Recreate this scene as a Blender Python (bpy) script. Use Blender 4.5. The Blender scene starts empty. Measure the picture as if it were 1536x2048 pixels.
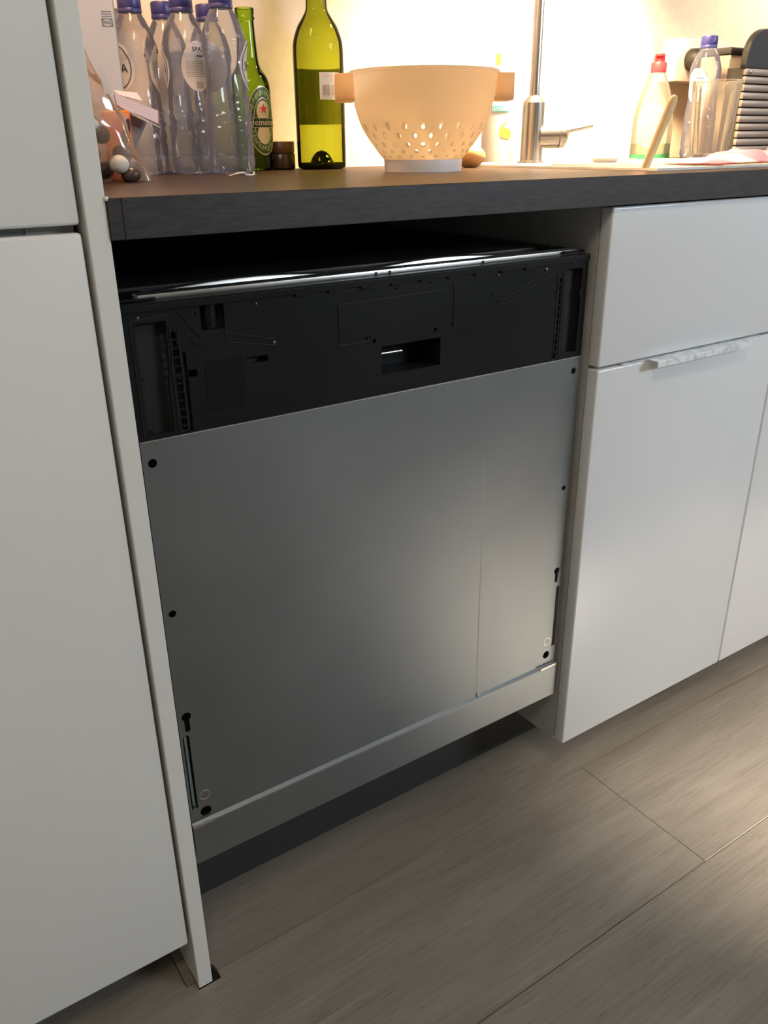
import bpy, bmesh, math, random
from mathutils import Vector, Matrix, noise
random.seed(5)
S = bpy.context.scene
C = S.collection
PI = math.pi
# ------------------------------------------------------------------ camera
CAM = Vector((-0.8136, -0.7161, 0.9524))
cam = bpy.data.cameras.new('camera'); co = bpy.data.objects.new('camera', cam); C.objects.link(co)
yaw, pitch, roll = 0.591566, -0.418256, -0.011459
F = Vector((math.sin(yaw)*math.cos(pitch), math.cos(yaw)*math.cos(pitch), math.sin(pitch)))
Rv = F.cross(Vector((0, 0, 1))).normalized(); Uv = Rv.cross(F)
c, s = math.cos(roll), math.sin(roll)
Rr, Ur = c*Rv + s*Uv, -s*Rv + c*Uv
m = Matrix((Rr, Ur, -F)).transposed().to_4x4(); m.translation = CAM
co.matrix_world = m
cam.sensor_fit = 'VERTICAL'; cam.sensor_height = 36.0; cam.sensor_width = 27.0
cam.lens = 36.0*1663.0/2048.0; cam.clip_start = 0.02; cam.clip_end = 60
S.camera = co
# ------------------------------------------------------------------ world, lights, exposure
w = bpy.data.worlds.new('world'); S.world = w; w.use_nodes = True
bg = w.node_tree.nodes['Background']; bg.inputs[0].default_value = (0.62, 0.76, 1.0, 1); bg.inputs[1].default_value = 1.5
S.view_settings.view_transform = 'Standard'; S.view_settings.look = 'None'
S.view_settings.exposure = 0.0; S.view_settings.gamma = 1.0; S.view_settings.use_curve_mapping = False


def light(name, kind, loc, to, power, col, **k):
    d = bpy.data.lights.new(name, kind); o = bpy.data.objects.new(name, d); C.objects.link(o)
    o.location = loc; o.rotation_euler = (Vector(to)-Vector(loc)).to_track_quat('-Z', 'Y').to_euler()
    d.energy = power; d.color = col
    for a, b in k.items(): setattr(d, a, b)
    return o


light('sun', 'SUN', (2.72, -3.1, 2.2), (1.16, -.06, 0.0), 21, (1.0, 0.86, 0.70), angle=math.radians(5))
light('window_light', 'AREA', (2.15, -3.02, 1.94), (1.2, 0, .6), 68, (0.78, 0.89, 1.0), shape='RECTANGLE', size=1.25, size_y=.48)
light('cabinet_lamp', 'AREA', (0.40, 0.43, 1.44), (0.40, 0.56, 0.9), 38, (1.0, 0.71, 0.40), shape='RECTANGLE', size=0.26, size_y=0.06, spread=math.radians(104))
light('cabinet_lamp', 'AREA', (-0.44, 0.40, 1.44), (-0.46, 0.46, 0.9), 2.8, (1.0, 0.55, 0.26), shape='RECTANGLE', size=0.16, size_y=0.06)
light('cabinet_lamp', 'AREA', (1.25, 0.36, 1.44), (1.25, 0.46, 0.9), 5.0, (1.0, 0.66, 0.40), shape='RECTANGLE', size=0.20, size_y=0.06)  # added lamp, warms the otherwise dim right end of the wall
light('warm_fill_light', 'AREA', (-1.0, -1.25, 2.40), (-1.0, -1.0, 0), 12.5, (1.0, 0.85, 0.64), shape='DISK', size=0.5)  # added warm fill to brighten the top of the tall doors


# ------------------------------------------------------------------ materials
def mat(name, col=(.8, .8, .8), rough=.5, metal=0.0, **k):
    m = bpy.data.materials.new(name); m.use_nodes = True
    b = m.node_tree.nodes['Principled BSDF']
    b.inputs['Base Color'].default_value = (*col, 1); b.inputs['Roughness'].default_value = rough
    b.inputs['Metallic'].default_value = metal
    for a, v in k.items(): b.inputs[a.replace('_', ' ')].default_value = v
    return m


def noisy(m, c1, c2, scale=(1, 1, 1), nscale=8, detail=6, bump=0.0, bdist=.001, lo=.35, hi=.65, rrange=None, coord='Object'):
    nt = m.node_tree; N = nt.nodes; L = nt.links; b = N['Principled BSDF']
    tc = N.new('ShaderNodeTexCoord'); mp = N.new('ShaderNodeMapping'); mp.inputs['Scale'].default_value = scale
    n = N.new('ShaderNodeTexNoise'); n.inputs['Scale'].default_value = nscale; n.inputs['Detail'].default_value = detail
    r = N.new('ShaderNodeValToRGB'); r.color_ramp.elements[0].position = lo; r.color_ramp.elements[1].position = hi
    r.color_ramp.elements[0].color = (*c1, 1); r.color_ramp.elements[1].color = (*c2, 1)
    L.new(tc.outputs[coord], mp.inputs[0]); L.new(mp.outputs[0], n.inputs['Vector']); L.new(n.outputs['Fac'], r.inputs[0])
    L.new(r.outputs[0], b.inputs['Base Color'])
    if bump:
        bp = N.new('ShaderNodeBump'); bp.inputs['Strength'].default_value = bump; bp.inputs['Distance'].default_value = bdist
        L.new(n.outputs['Fac'], bp.inputs['Height']); L.new(bp.outputs[0], b.inputs['Normal'])
    if rrange:
        mr = N.new('ShaderNodeMapRange'); mr.inputs[3].default_value, mr.inputs[4].default_value = rrange
        L.new(n.outputs['Fac'], mr.inputs[0]); L.new(mr.outputs[0], b.inputs['Roughness'])
    return m


def film(name, tint, edge, gloss=.05, spec=1.0, ior=1.45, body=0.0, bodycol=(1, 1, 1)):
    """thin clear wall: see-through with the tint of its thickness, mirror-like towards its rim"""
    m = bpy.data.materials.new(name); m.use_nodes = True; nt = m.node_tree; N = nt.nodes; L = nt.links
    N.clear(); out = N.new('ShaderNodeOutputMaterial')
    lw = N.new('ShaderNodeLayerWeight'); lw.inputs[0].default_value = .35
    mc = N.new('ShaderNodeMixRGB'); mc.inputs[1].default_value = (*tint, 1); mc.inputs[2].default_value = (*edge, 1)
    L.new(lw.outputs['Facing'], mc.inputs[0])
    tr = N.new('ShaderNodeBsdfTransparent'); L.new(mc.outputs[0], tr.inputs[0])
    gl = N.new('ShaderNodeBsdfGlossy'); gl.inputs['Roughness'].default_value = gloss; gl.inputs[0].default_value = (spec, spec, spec, 1)
    fr = N.new('ShaderNodeFresnel'); fr.inputs[0].default_value = ior
    mx = N.new('ShaderNodeMixShader'); L.new(fr.outputs[0], mx.inputs[0]); L.new(tr.outputs[0], mx.inputs[1]); L.new(gl.outputs[0], mx.inputs[2])
    last = mx
    if body:
        df = N.new('ShaderNodeBsdfTranslucent'); df.inputs[0].default_value = (*bodycol, 1)
        d2 = N.new('ShaderNodeBsdfDiffuse'); d2.inputs[0].default_value = (*bodycol, 1)
        ad = N.new('ShaderNodeMixShader'); ad.inputs[0].default_value = .5; L.new(df.outputs[0], ad.inputs[1]); L.new(d2.outputs[0], ad.inputs[2])
        m2 = N.new('ShaderNodeMixShader'); m2.inputs[0].default_value = body; L.new(mx.outputs[0], m2.inputs[1]); L.new(ad.outputs[0], m2.inputs[2]); last = m2
    L.new(last.outputs[0], out.inputs[0])
    return m


def trans(name, col, tcol, fac, rough=.35):
    m = bpy.data.materials.new(name); m.use_nodes = True; nt = m.node_tree; N = nt.nodes; L = nt.links
    b = N['Principled BSDF']; b.inputs['Base Color'].default_value = (*col, 1); b.inputs['Roughness'].default_value = rough
    t = N.new('ShaderNodeBsdfTranslucent'); t.inputs[0].default_value = (*tcol, 1)
    mx = N.new('ShaderNodeMixShader'); mx.inputs[0].default_value = fac
    L.new(b.outputs[0], mx.inputs[1]); L.new(t.outputs[0], mx.inputs[2]); L.new(mx.outputs[0], N['Material Output'].inputs[0])
    return m


M = {}
M['white'] = noisy(mat('white_lacquer', rough=.32, Specular_IOR_Level=.35), (.70, .69, .66), (.73, .72, .69), nscale=3, lo=.3, hi=.7)
M['white_gloss'] = noisy(mat('gloss_lacquer', rough=.22), (.74, .755, .77), (.77, .78, .79), nscale=2.5, lo=.3, hi=.7)
M['carcass'] = noisy(mat('melamine', rough=.45), (.42, .42, .41), (.47, .47, .46), nscale=30, lo=.3, hi=.7)
M['wall'] = noisy(mat('painted_wall', rough=.7), (.78, .68, .53), (.82, .72, .57), nscale=60, bump=.15, bdist=.0006)
M['plaster'] = mat('plaster', (.62, .60, .56), .9)
M['dark_room'] = mat('darkened_wall', (.22, .22, .22), .9)  # unseen wall darkened so the steel door reflects a dim room
M['worktop'] = noisy(mat('worktop_laminate', rough=.36, Specular_IOR_Level=.30, Specular_Tint=(1.0, .74, .58, 1)), (.030, .016, .011), (.048, .027, .019), scale=(1, 9, 9), nscale=22, detail=8, bump=.25, bdist=.0004, rrange=(.24, .38))
M['edge'] = noisy(mat('worktop_edge', rough=.42), (.022, .019, .019), (.040, .035, .034), scale=(1.2, 1, 7), nscale=40, detail=8, bump=.2, bdist=.0004)
M['black'] = noisy(mat('black_plastic', rough=.42, Specular_IOR_Level=.20), (.0050, .0056, .0056), (.008, .0088, .0088), nscale=5, bump=.03, rrange=(.34, .50))
M['pit'] = mat('recess_shade', (.004, .004, .004), .7)  # near-black: the shade inside gaps and holes put into the colour
M['ridge'] = mat('moulded_ridge', (.02, .021, .021), .30)
M['void'] = noisy(mat('black_foil', rough=.35), (.022, .019, .017), (.036, .031, .028), nscale=6)
M['steel'] = noisy(mat('brushed_steel', rough=.33, metal=1.0), (.285, .305, .315), (.335, .355, .36), scale=(1, 1, 1), nscale=4, detail=5, rrange=(.36, .44), bump=.02, bdist=.0004)
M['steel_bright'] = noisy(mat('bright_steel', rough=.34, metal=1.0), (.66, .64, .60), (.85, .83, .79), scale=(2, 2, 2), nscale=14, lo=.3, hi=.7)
M['steel_dark'] = mat('dark_steel', (.10, .10, .10), .3, 1.0)  # darker steel for the panel's screw heads
M['chrome'] = mat('satin_nickel', (.72, .66, .60), .22, 1.0)
M['handle'] = noisy(mat('worn_metal_handle', rough=.35, metal=.1), (.66, .70, .74), (.90, .93, .95), nscale=90, detail=8, lo=.4, hi=.55, bump=.3, bdist=.0004)
M['zinc'] = mat('zinc_rod', (.35, .48, .46), .3, 1.0)
M['stain'] = mat('dried_drip', (.42, .41, .36), .55, .4)
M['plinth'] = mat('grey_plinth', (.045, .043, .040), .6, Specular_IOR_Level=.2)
M['blue'] = mat('blue_plastic', (.030, .030, .17), .35)
M['pet'] = film('clear_bottle_wall', (.93, .94, .97), (.40, .43, .54), .06, 1.0, 1.38, .085, (.74, .76, .95))
M['green'] = film('green_beer_glass', (.58, .76, .12), (.22, .36, .04), .04, .9, 1.3)
M['wineglass'] = film('olive_wine_glass', (.56, .62, .17), (.40, .39, .10), .04, .9, 1.16)
M['wineglass_dark'] = film('thick_wine_glass', (.10, .13, .02), (.03, .04, .01), .04, .9, 1.5)
M['tumbler'] = film('pressed_glass', (.95, .94, .92), (.62, .58, .54), .05, .9, 1.25, .07, (.9, .85, .8))
M['soapfilm'] = film('clear_soap_bottle', (.97, .94, .88), (.78, .70, .60), .08, 1.0, 1.3, .14, (.95, .93, .85))
M['bagfilm'] = film('clear_bag_film', (.97, .95, .92), (.72, .64, .56), .10, 1.0, 1.6, .26, (.95, .72, .56))
M['soap'] = film('pale_green_soap', (.80, .88, .72), (.55, .68, .5), .1, .5, 1.35, .2, (.8, .9, .7))
M['soapbase'] = mat('green_band', (.02, .16, .06), .4)
M['label'] = trans('paper_label', (.80, .78, .76), (.8, .78, .76), .25, .5)
M['ink'] = mat('dark_ink', (.03, .03, .05), .5)
M['inkblue'] = mat('blue_ink', (.06, .10, .35), .5)
M['inkgrey'] = mat('grey_ink', (.25, .22, .22), .5)
M['inkbeige'] = mat('brown_ink', (.35, .24, .18), .5)
M['pinkink'] = mat('pale_pink_ink', (.75, .48, .42), .5)
M['greenlabel'] = mat('green_label', (.035, .085, .012), .4)
M['darkgreen'] = mat('dark_green_ink', (.008, .03, .004), .4)
M['lightgreen'] = mat('pale_green_ink', (.40, .48, .18), .4)
M['silver'] = mat('silver_ink', (.60, .57, .42), .3, .3)
M['cream'] = mat('cream_ink', (.62, .55, .36), .4)
M['red'] = mat('red_plastic', (.72, .03, .04), .35)
M['redink'] = mat('red_ink', (.70, .02, .01), .4)
M['whiteplastic'] = trans('white_bottle_plastic', (.88, .86, .82), (.9, .85, .75), .2)
M['pinkplastic'] = trans('pale_pink_cap', (.82, .66, .62), (.9, .7, .6), .2)
M['teal'] = mat('teal_ink', (.05, .25, .28), .4)
M['pinkred'] = mat('crimson_ink', (.70, .10, .18), .4)
M['lemon'] = mat('lime_ink', (.45, .60, .08), .4)
M['colander'] = trans('warm_lit_colander_plastic', (.92, .80, .68), (1.0, .90, .73), .84, .35)  # white plastic; warm lamp light shining through it put into the colour
M['foot'] = mat('colander_foot', (.74, .70, .70), .4)
M['onion'] = mat('onion_skin', (.80, .45, .16), .4)
M['wood'] = noisy(mat('pale_wood', rough=.5), (.72, .50, .26), (.86, .64, .36), scale=(1, 1, .1), nscale=80)
M['cork'] = noisy(mat('dark_cork', rough=.8), (.09, .07, .06), (.16, .12, .10), nscale=220)
M['wire'] = mat('dark_wire', (.20, .17, .15), .3, 1.0)
M['cloth'] = noisy(trans('dish_cloth', (.85, .78, .72), (.9, .7, .6), .3, .9), (.86, .80, .72), (.88, .18, .28), nscale=13, detail=1, lo=.50, hi=.55)
M['grill_metal'] = mat('brushed_grill_metal', (.36, .28, .225), .40, .35)
M['grill_side'] = mat('grill_side_metal', (.48, .39, .32), .5, .2)
M['grill_black'] = mat('grill_black_plastic', (.035, .035, .037), .45)
M['groove'] = mat('grill_groove', (.03, .025, .02), .6)
M['socket'] = mat('socket_plastic', (.80, .77, .70), .4)
M['plug'] = mat('black_rubber', (.03, .028, .025), .5)
M['cardboard'] = mat('white_carton', (.82, .78, .77), .6)
M['cardboard_in'] = mat('carton_inside', (.78, .60, .48), .7)
M['lilac'] = trans('lilac_paper', (.66, .58, .68), (.7, .6, .7), .2, .6)
M['orange'] = noisy(trans('orange_wrap', (.85, .22, .02), (.95, .3, .03), .25, .35), (.90, .10, .01), (.95, .42, .02), nscale=25, lo=.4, hi=.6)
M['choc'] = noisy(mat('brown_sweet', rough=.35), (.045, .025, .018), (.09, .055, .04), nscale=30)
M['taupe'] = noisy(mat('taupe_sweet', rough=.45), (.22, .15, .12), (.30, .22, .18), nscale=30)
M['marsh'] = noisy(mat('white_sweet', rough=.6), (.60, .58, .50), (.70, .68, .60), nscale=60, bump=.2)
M['jar'] = mat('dark_brown_jar', (.035, .012, .006), .25)
M['jarlid'] = mat('brown_lid', (.11, .035, .015), .35)
M['twist'] = mat('white_twist_tie', (.85, .78, .72), .4)
M['silicone'] = mat('white_sealant', (.8, .78, .74), .4)
M['gap'] = mat('dark_subfloor', (.02, .018, .015), .9)


def floor_mat():
    m = bpy.data.materials.new('grey_oak_laminate'); m.use_nodes = True; nt = m.node_tree; N = nt.nodes; L = nt.links
    b = N['Principled BSDF']
    ge = N.new('ShaderNodeNewGeometry'); oi = N.new('ShaderNodeObjectInfo')
    off = N.new('ShaderNodeVectorMath'); off.operation = 'SCALE'; off.inputs[0].default_value = (3.1, 17.3, 5.1)
    L.new(oi.outputs['Random'], off.inputs['Scale'])
    ad = N.new('ShaderNodeVectorMath'); L.new(ge.outputs['Position'], ad.inputs[0]); L.new(off.outputs[0], ad.inputs[1])

    def ns(sc, scale, det, dist=0):
        mp = N.new('ShaderNodeMapping'); mp.inputs['Scale'].default_value = sc; L.new(ad.outputs[0], mp.inputs[0])
        n = N.new('ShaderNodeTexNoise'); n.inputs['Scale'].default_value = scale; n.inputs['Detail'].default_value = det
        n.inputs['Distortion'].default_value = dist; L.new(mp.outputs[0], n.inputs['Vector']); return n
    fine = ns((1, 26, 1), 9, 10, .4); broad = ns((1, 5, 1), 2.6, 5, 1.2); pores = ns((5, 70, 1), 8, 3, .2)
    r1 = N.new('ShaderNodeValToRGB'); e = r1.color_ramp.elements; e[0].position = .25; e[1].position = .75
    e[0].color = (.160, .134, .108, 1); e[1].color = (.295, .262, .220, 1)
    mx = N.new('ShaderNodeMath'); mx.operation = 'MULTIPLY_ADD'; mx.inputs[1].default_value = .45
    m2 = N.new('ShaderNodeMath'); m2.operation = 'MULTIPLY'; m2.inputs[1].default_value = .55
    L.new(broad.outputs['Fac'], m2.inputs[0]); L.new(fine.outputs['Fac'], mx.inputs[0]); L.new(m2.outputs[0], mx.inputs[2])
    L.new(mx.outputs[0], r1.inputs[0])
    r2 = N.new('ShaderNodeValToRGB'); r2.color_ramp.elements[0].position = .28; r2.color_ramp.elements[1].position = .40
    r2.color_ramp.elements[0].color = (.74, .71, .69, 1); r2.color_ramp.elements[1].color = (1, 1, 1, 1)
    L.new(pores.outputs['Fac'], r2.inputs[0])
    mul = N.new('ShaderNodeMixRGB'); mul.blend_type = 'MULTIPLY'; mul.inputs[0].default_value = 1
    L.new(r1.outputs[0], mul.inputs[1]); L.new(r2.outputs[0], mul.inputs[2]); L.new(mul.outputs[0], b.inputs['Base Color'])
    b.inputs['Roughness'].default_value = .42
    bp = N.new('ShaderNodeBump'); bp.inputs['Strength'].default_value = .5; bp.inputs['Distance'].default_value = .0006
    L.new(fine.outputs['Fac'], bp.inputs['Height']); L.new(bp.outputs[0], b.inputs['Normal'])
    return m


M['floor'] = floor_mat()


# ------------------------------------------------------------------ helpers
def link(name, me, m, parent=None):
    o = bpy.data.objects.new(name, me); C.objects.link(o)
    if m is not None and not me.materials: me.materials.append(M[m] if isinstance(m, str) else m)
    if parent is not None: o.parent = parent
    return o


def obj(name, bm, m, parent=None, smooth=None):
    bmesh.ops.recalc_face_normals(bm, faces=bm.faces)
    me = bpy.data.meshes.new(name); bm.to_mesh(me); bm.free()
    o = link(name, me, m, parent)
    if smooth is not None:
        me.polygons.foreach_set('use_smooth', [True]*len(me.polygons))
        me.set_sharp_from_angle(angle=math.radians(smooth))
    return o


def tag(o, label=None, cat=None, group=None, kind=None):
    if label: o['label'] = label
    if cat: o['category'] = cat
    if group: o['group'] = group
    if kind: o['kind'] = kind
    return o


def empty(name, loc, rz=0):
    o = bpy.data.objects.new(name, None); C.objects.link(o); o.location = loc; o.rotation_euler = (0, 0, rz)
    o.empty_display_size = .05
    return o


def box(bm, x0, x1, y0, y1, z0, z1, bev=0, seg=2, mtx=None):
    t = bmesh.new()
    bmesh.ops.create_cube(t, size=1, matrix=Matrix.Translation(((x0+x1)/2, (y0+y1)/2, (z0+z1)/2)) @ Matrix.Diagonal((abs(x1-x0), abs(y1-y0), abs(z1-z0), 1)))
    if bev: bmesh.ops.bevel(t, geom=t.edges[:], offset=bev, segments=seg, profile=.5, affect='EDGES')
    if mtx is not None: bmesh.ops.transform(t, matrix=mtx, verts=t.verts)
    me = bpy.data.meshes.new('t'); t.to_mesh(me); t.free(); bm.from_mesh(me); bpy.data.meshes.remove(me)
    return bm


def bx(*a, **k): return box(bmesh.new(), *a, **k)


def lathe(bm, prof, n=48, fn=None, close=(True, True), loc=(0, 0, 0)):
    """prof: list of (r, z); fn(theta, r, z) -> (r, z)"""
    loc = Vector(loc); rings = []
    for r, z in prof:
        ring = []
        for i in range(n):
            a = 2*PI*i/n; rr, zz = fn(a, r, z) if fn else (r, z)
            ring.append(bm.verts.new(loc+Vector((rr*math.cos(a), rr*math.sin(a), zz))))
        rings.append(ring)
    for a, b in zip(rings, rings[1:]):
        for i in range(n): bm.faces.new((a[i], a[(i+1) % n], b[(i+1) % n], b[i]))
    if close[0]: bm.faces.new(rings[0][::-1])
    if close[1]: bm.faces.new(rings[-1])
    return bm


def tube(bm, pts, r, n=10, caps=True):
    pts = [Vector(p) for p in pts]; rings = []
    for i, p in enumerate(pts):
        d = (pts[min(i+1, len(pts)-1)]-pts[max(i-1, 0)]).normalized()
        a = d.cross(Vector((0, 0, 1)) if abs(d.z) < .9 else Vector((1, 0, 0))).normalized(); b = d.cross(a)
        rr = r[i] if isinstance(r, (list, tuple)) else r
        rings.append([bm.verts.new(p+rr*(math.cos(2*PI*k/n)*a+math.sin(2*PI*k/n)*b)) for k in range(n)])
    for u, v in zip(rings, rings[1:]):
        for k in range(n): bm.faces.new((u[k], u[(k+1) % n], v[(k+1) % n], v[k]))
    if caps: bm.faces.new(rings[0][::-1]); bm.faces.new(rings[-1])
    return bm


def spline(pts, n=8):
    P = [Vector(p) for p in pts]; P = [2*P[0]-P[1]]+P+[2*P[-1]-P[-2]]; out = []
    for i in range(1, len(P)-2):
        for k in range(n):
            t = k/n; a, b, c_, d = P[i-1:i+3]
            out.append(.5*((2*b)+(-a+c_)*t+(2*a-5*b+4*c_-d)*t*t+(-a+3*b-3*c_+d)*t**3))
    out.append(P[-2]); return out


def rect(x0, x1, z0, z1): return [(x0, z0), (x1, z0), (x1, z1), (x0, z1)]


def circ(x, z, r, n=20): return [(x+r*math.cos(2*PI*i/n), z+r*math.sin(2*PI*i/n)) for i in range(n)]


def slot(x, z0, z1, r, n=8):
    p = [(x+r*math.cos(PI*i/n), z1-r+r*math.sin(PI*i/n)) for i in range(n+1)]
    return p+[(x+r*math.cos(PI+PI*i/n), z0+r+r*math.sin(PI*i/n)) for i in range(n+1)]


def curve_mesh(cu):
    o = bpy.data.objects.new('tmp', cu); C.objects.link(o)
    dg = bpy.context.evaluated_depsgraph_get(); dg.update()
    me = bpy.data.meshes.new_from_object(o.evaluated_get(dg)); bpy.data.objects.remove(o); bpy.data.curves.remove(cu)
    return me


def plate(name, loops, m, parent, y0, thick, bev=0.0):
    """flat plate with cut-outs in the XZ plane; front face at y0, thick behind it"""
    cu = bpy.data.curves.new('c', 'CURVE'); cu.dimensions = '2D'; cu.fill_mode = 'BOTH'; cu.extrude = thick/2-bev; cu.bevel_depth = bev
    for lp in loops:
        sp = cu.splines.new('POLY'); sp.points.add(len(lp)-1); sp.use_cyclic_u = True
        for p, q in zip(sp.points, lp): p.co = (q[0], q[1], 0, 1)
    me = curve_mesh(cu); me.name = name
    me.transform(Matrix.Translation((0, y0+thick/2, 0)) @ Matrix.Rotation(PI/2, 4, 'X'))
    me.materials.clear()
    return link(name, me, m, parent)


def text_mesh(txt, size, ext=.0001, align='CENTER'):
    cu = bpy.data.curves.new('t', 'FONT'); cu.body = txt; cu.size = size; cu.align_x = align; cu.align_y = 'CENTER'; cu.extrude = ext; cu.resolution_u = 3
    me = curve_mesh(cu); me.materials.clear(); return me


def on_cyl(me, rfun, z0, a0=0.0, lift=.0004):
    """wrap a flat XY mesh on a body of revolution: x -> arc, y -> height"""
    for v in me.vertices:
        x, y, e = v.co; z = z0+y; r = rfun(z)+lift+e; a = a0+x/max(rfun(z), 1e-4)
        v.co = (r*math.cos(a), r*math.sin(a), z)
    return me


def patch(rfun, z0, a0, outline, n=26, lift=.0002):
    """label: grid cut to an outline function outline(t)->(halfwidth) over height"""
    bm = bmesh.new(); rows = []
    for j in range(n+1):
        y, x0, x1 = outline(j/n); row = []
        for i in range(13):
            x = x0+(x1-x0)*i/12; z = z0+y; r = rfun(z)+lift; a = a0+x/rfun(z)
            row.append(bm.verts.new((r*math.cos(a), r*math.sin(a), z)))
        rows.append(row)
    for u, v in zip(rows, rows[1:]):
        for i in range(12): bm.faces.new((u[i], u[i+1], v[i+1], v[i]))
    return bm


def ell(w_, h, x=0): return lambda t: (-h*math.cos(PI*t), x-w_*math.sin(PI*t)-1e-5, x+w_*math.sin(PI*t)+1e-5)


def rct(x0, x1, y0, y1): return lambda t: (y0+(y1-y0)*t, x0, x1)


def arc_band(rfun, z0, a0, cx, cy, ro, ri, t0, t1, lift, n=40):
    bm = bmesh.new(); prev = None
    for i in range(n+1):
        t = t0+(t1-t0)*i/n; cur = []
        for r_ in (ro, ri):
            x = cx+r_[0]*math.cos(t); y = cy+r_[1]*math.sin(t); z = z0+y; r = rfun(z)+lift; a = a0+x/rfun(z)
            cur.append(bm.verts.new((r*math.cos(a), r*math.sin(a), z)))
        if prev: bm.faces.new((prev[0], cur[0], cur[1], prev[1]))
        prev = cur
    return bm


def interp(prof):
    P = sorted([(z, r) for r, z in prof])
    def f(z):
        if z <= P[0][0]: return P[0][1]
        for (z0, r0), (z1, r1) in zip(P, P[1:]):
            if z <= z1: return r0+(r1-r0)*(z-z0)/max(z1-z0, 1e-9)
        return P[-1][1]
    return f


def face_cam(x, y, off=0.0): return math.atan2(CAM.y-y, CAM.x-x)+math.radians(off)


def copy_tree(o, parent=None):
    c_ = o.copy(); C.objects.link(c_)
    if parent is not None: c_.parent = parent
    for ch in list(o.children): copy_tree(ch, c_)
    return c_


ZT = .914
# ------------------------------------------------------------------ room shell
RX0, RX1, RY0, RY1, RZ = -1.75, 3.1, -3.1, .619, 2.55
tag(obj('wall_back', bx(RX0, RX1, RY1, RY1+.1, 0, RZ), 'wall'), kind='structure')
tag(obj('wall_left', bx(RX0-.1, RX0, RY0, RY1, 0, RZ), 'plaster'), kind='structure')
tag(obj('wall_right', bx(RX1, RX1+.1, RY0, RY1, 0, RZ), 'plaster'), kind='structure')
tag(obj('ceiling', bx(RX0, RX1, RY0-.1, RY1+.1, RZ, RZ+.1), 'plaster'), kind='structure')
WX0, WX1, WZ0, WZ1 = 1.50, 2.80, 1.68, 2.20  # unseen window, its opening shaped to place the sun patch on the floor
bm = bmesh.new()
box(bm, RX0, WX0, RY0-.1, RY0, 0, RZ); box(bm, WX1, RX1, RY0-.1, RY0, 0, RZ)
box(bm, WX0, WX1, RY0-.1, RY0, 0, WZ0); box(bm, WX0, WX1, RY0-.1, RY0, WZ1, RZ)
tag(obj('wall_front', bm, 'dark_room'), kind='structure')
wn = tag(obj('window_1', bx(WX0, WX1, RY0-.03, RY0+.12, WZ0-.04, WZ0), 'white'), kind='structure')
bm = bmesh.new()
for a in (WX0, WX1-.04): box(bm, a, a+.04, RY0-.06, RY0-.01, WZ0, WZ1)
for a in (WZ0, WZ1-.04): box(bm, WX0, WX1, RY0-.06, RY0-.01, a, a+.04)
obj('window_frame', bm, 'white', wn)

# floor: slab plus single planks
fl = tag(obj('floor', bx(RX0, RX1, RY0, RY1, -.06, -.009), 'gap'), kind='structure')


def plank(x0, x1, y0, y1, notch=None):
    g = .0004
    x0 += g; x1 -= g; y0 += g; y1 -= g
    lp = [(x0, y0), (x1, y0), (x1, y1), (x0, y1)]
    if notch == 'top': lp = [(x0, y0), (x1, y0), (x1, y1), (-.589, y1), (-.5895, -.0055), (-.6186, -.0055), (-.6186, y1), (x0, y1)]
    if notch == 'bottom': lp = [(x0, y0), (-.622, y0), (-.622, RY1-.02), (-.5995, RY1-.02), (-.5995, .021), (-.591, .019), (-.589, y0), (x1, y0), (x1, y1), (x0, y1)]
    if notch == 'bottom': lp = [(x0, y0), (-.6186, y0), (-.6186, .03), (-.5995, .03), (-.5995, .021), (-.591, .019), (-.589, y0), (x1, y0), (x1, y1), (x0, y1)]
    bm = bmesh.new()
    top = [bm.verts.new((a, b, 0)) for a, b in lp]; bm.faces.new(top)
    r = bmesh.ops.extrude_face_region(bm, geom=bm.faces[:])
    for v in r['geom']:
        if isinstance(v, bmesh.types.BMVert): v.co.z = -.008
    bmesh.ops.recalc_face_normals(bm, faces=bm.faces)
    if notch is None:
        ed = [e for e in bm.edges if all(abs(v.co.z) < 1e-6 for v in e.verts)]
        bmesh.ops.bevel(bm, geom=ed, offset=.0006, segments=1, affect='EDGES')
    obj('floor_plank', bm, 'floor', fl)


PW = .24; PL = 1.38; y = .007
rows = [(.007+PW*k) for k in range(-13, 3)]
starts = {-1: .062, 0: .75, -2: .93, -3: .4, 1: .3, 2: 0.1}
for k in range(-13, 3):
    y0 = max(.007+PW*k, RY0); y1 = min(.007+PW*(k+1), RY1)
    if y1-y0 < .02: continue
    j = starts.get(k, random.uniform(0, 1.3)); xs = [RX0]
    x = j-2*PL
    while x < RX1:
        if x > RX0+.03 and x < RX1-.03: xs.append(x)
        x += PL
    xs.append(RX1)
    for a, b in zip(xs, xs[1:]):
        n = None
        if a < -.62 < b: n = {-1: 'top', 0: 'bottom'}.get(k)
        plank(a, b, y0, y1, n)

# ------------------------------------------------------------------ tall cabinet on the left
tc = empty('tall_cabinet', (-.92, .30, 0)); tag(tc, 'tall white cabinet with two doors at the left edge of the picture', 'cabinet')


def part(name, bm, m, t, smooth=None):
    bmesh.ops.translate(bm, verts=bm.verts, vec=-Vector(t.location)); return obj(name, bm, m, t, smooth)


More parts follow.
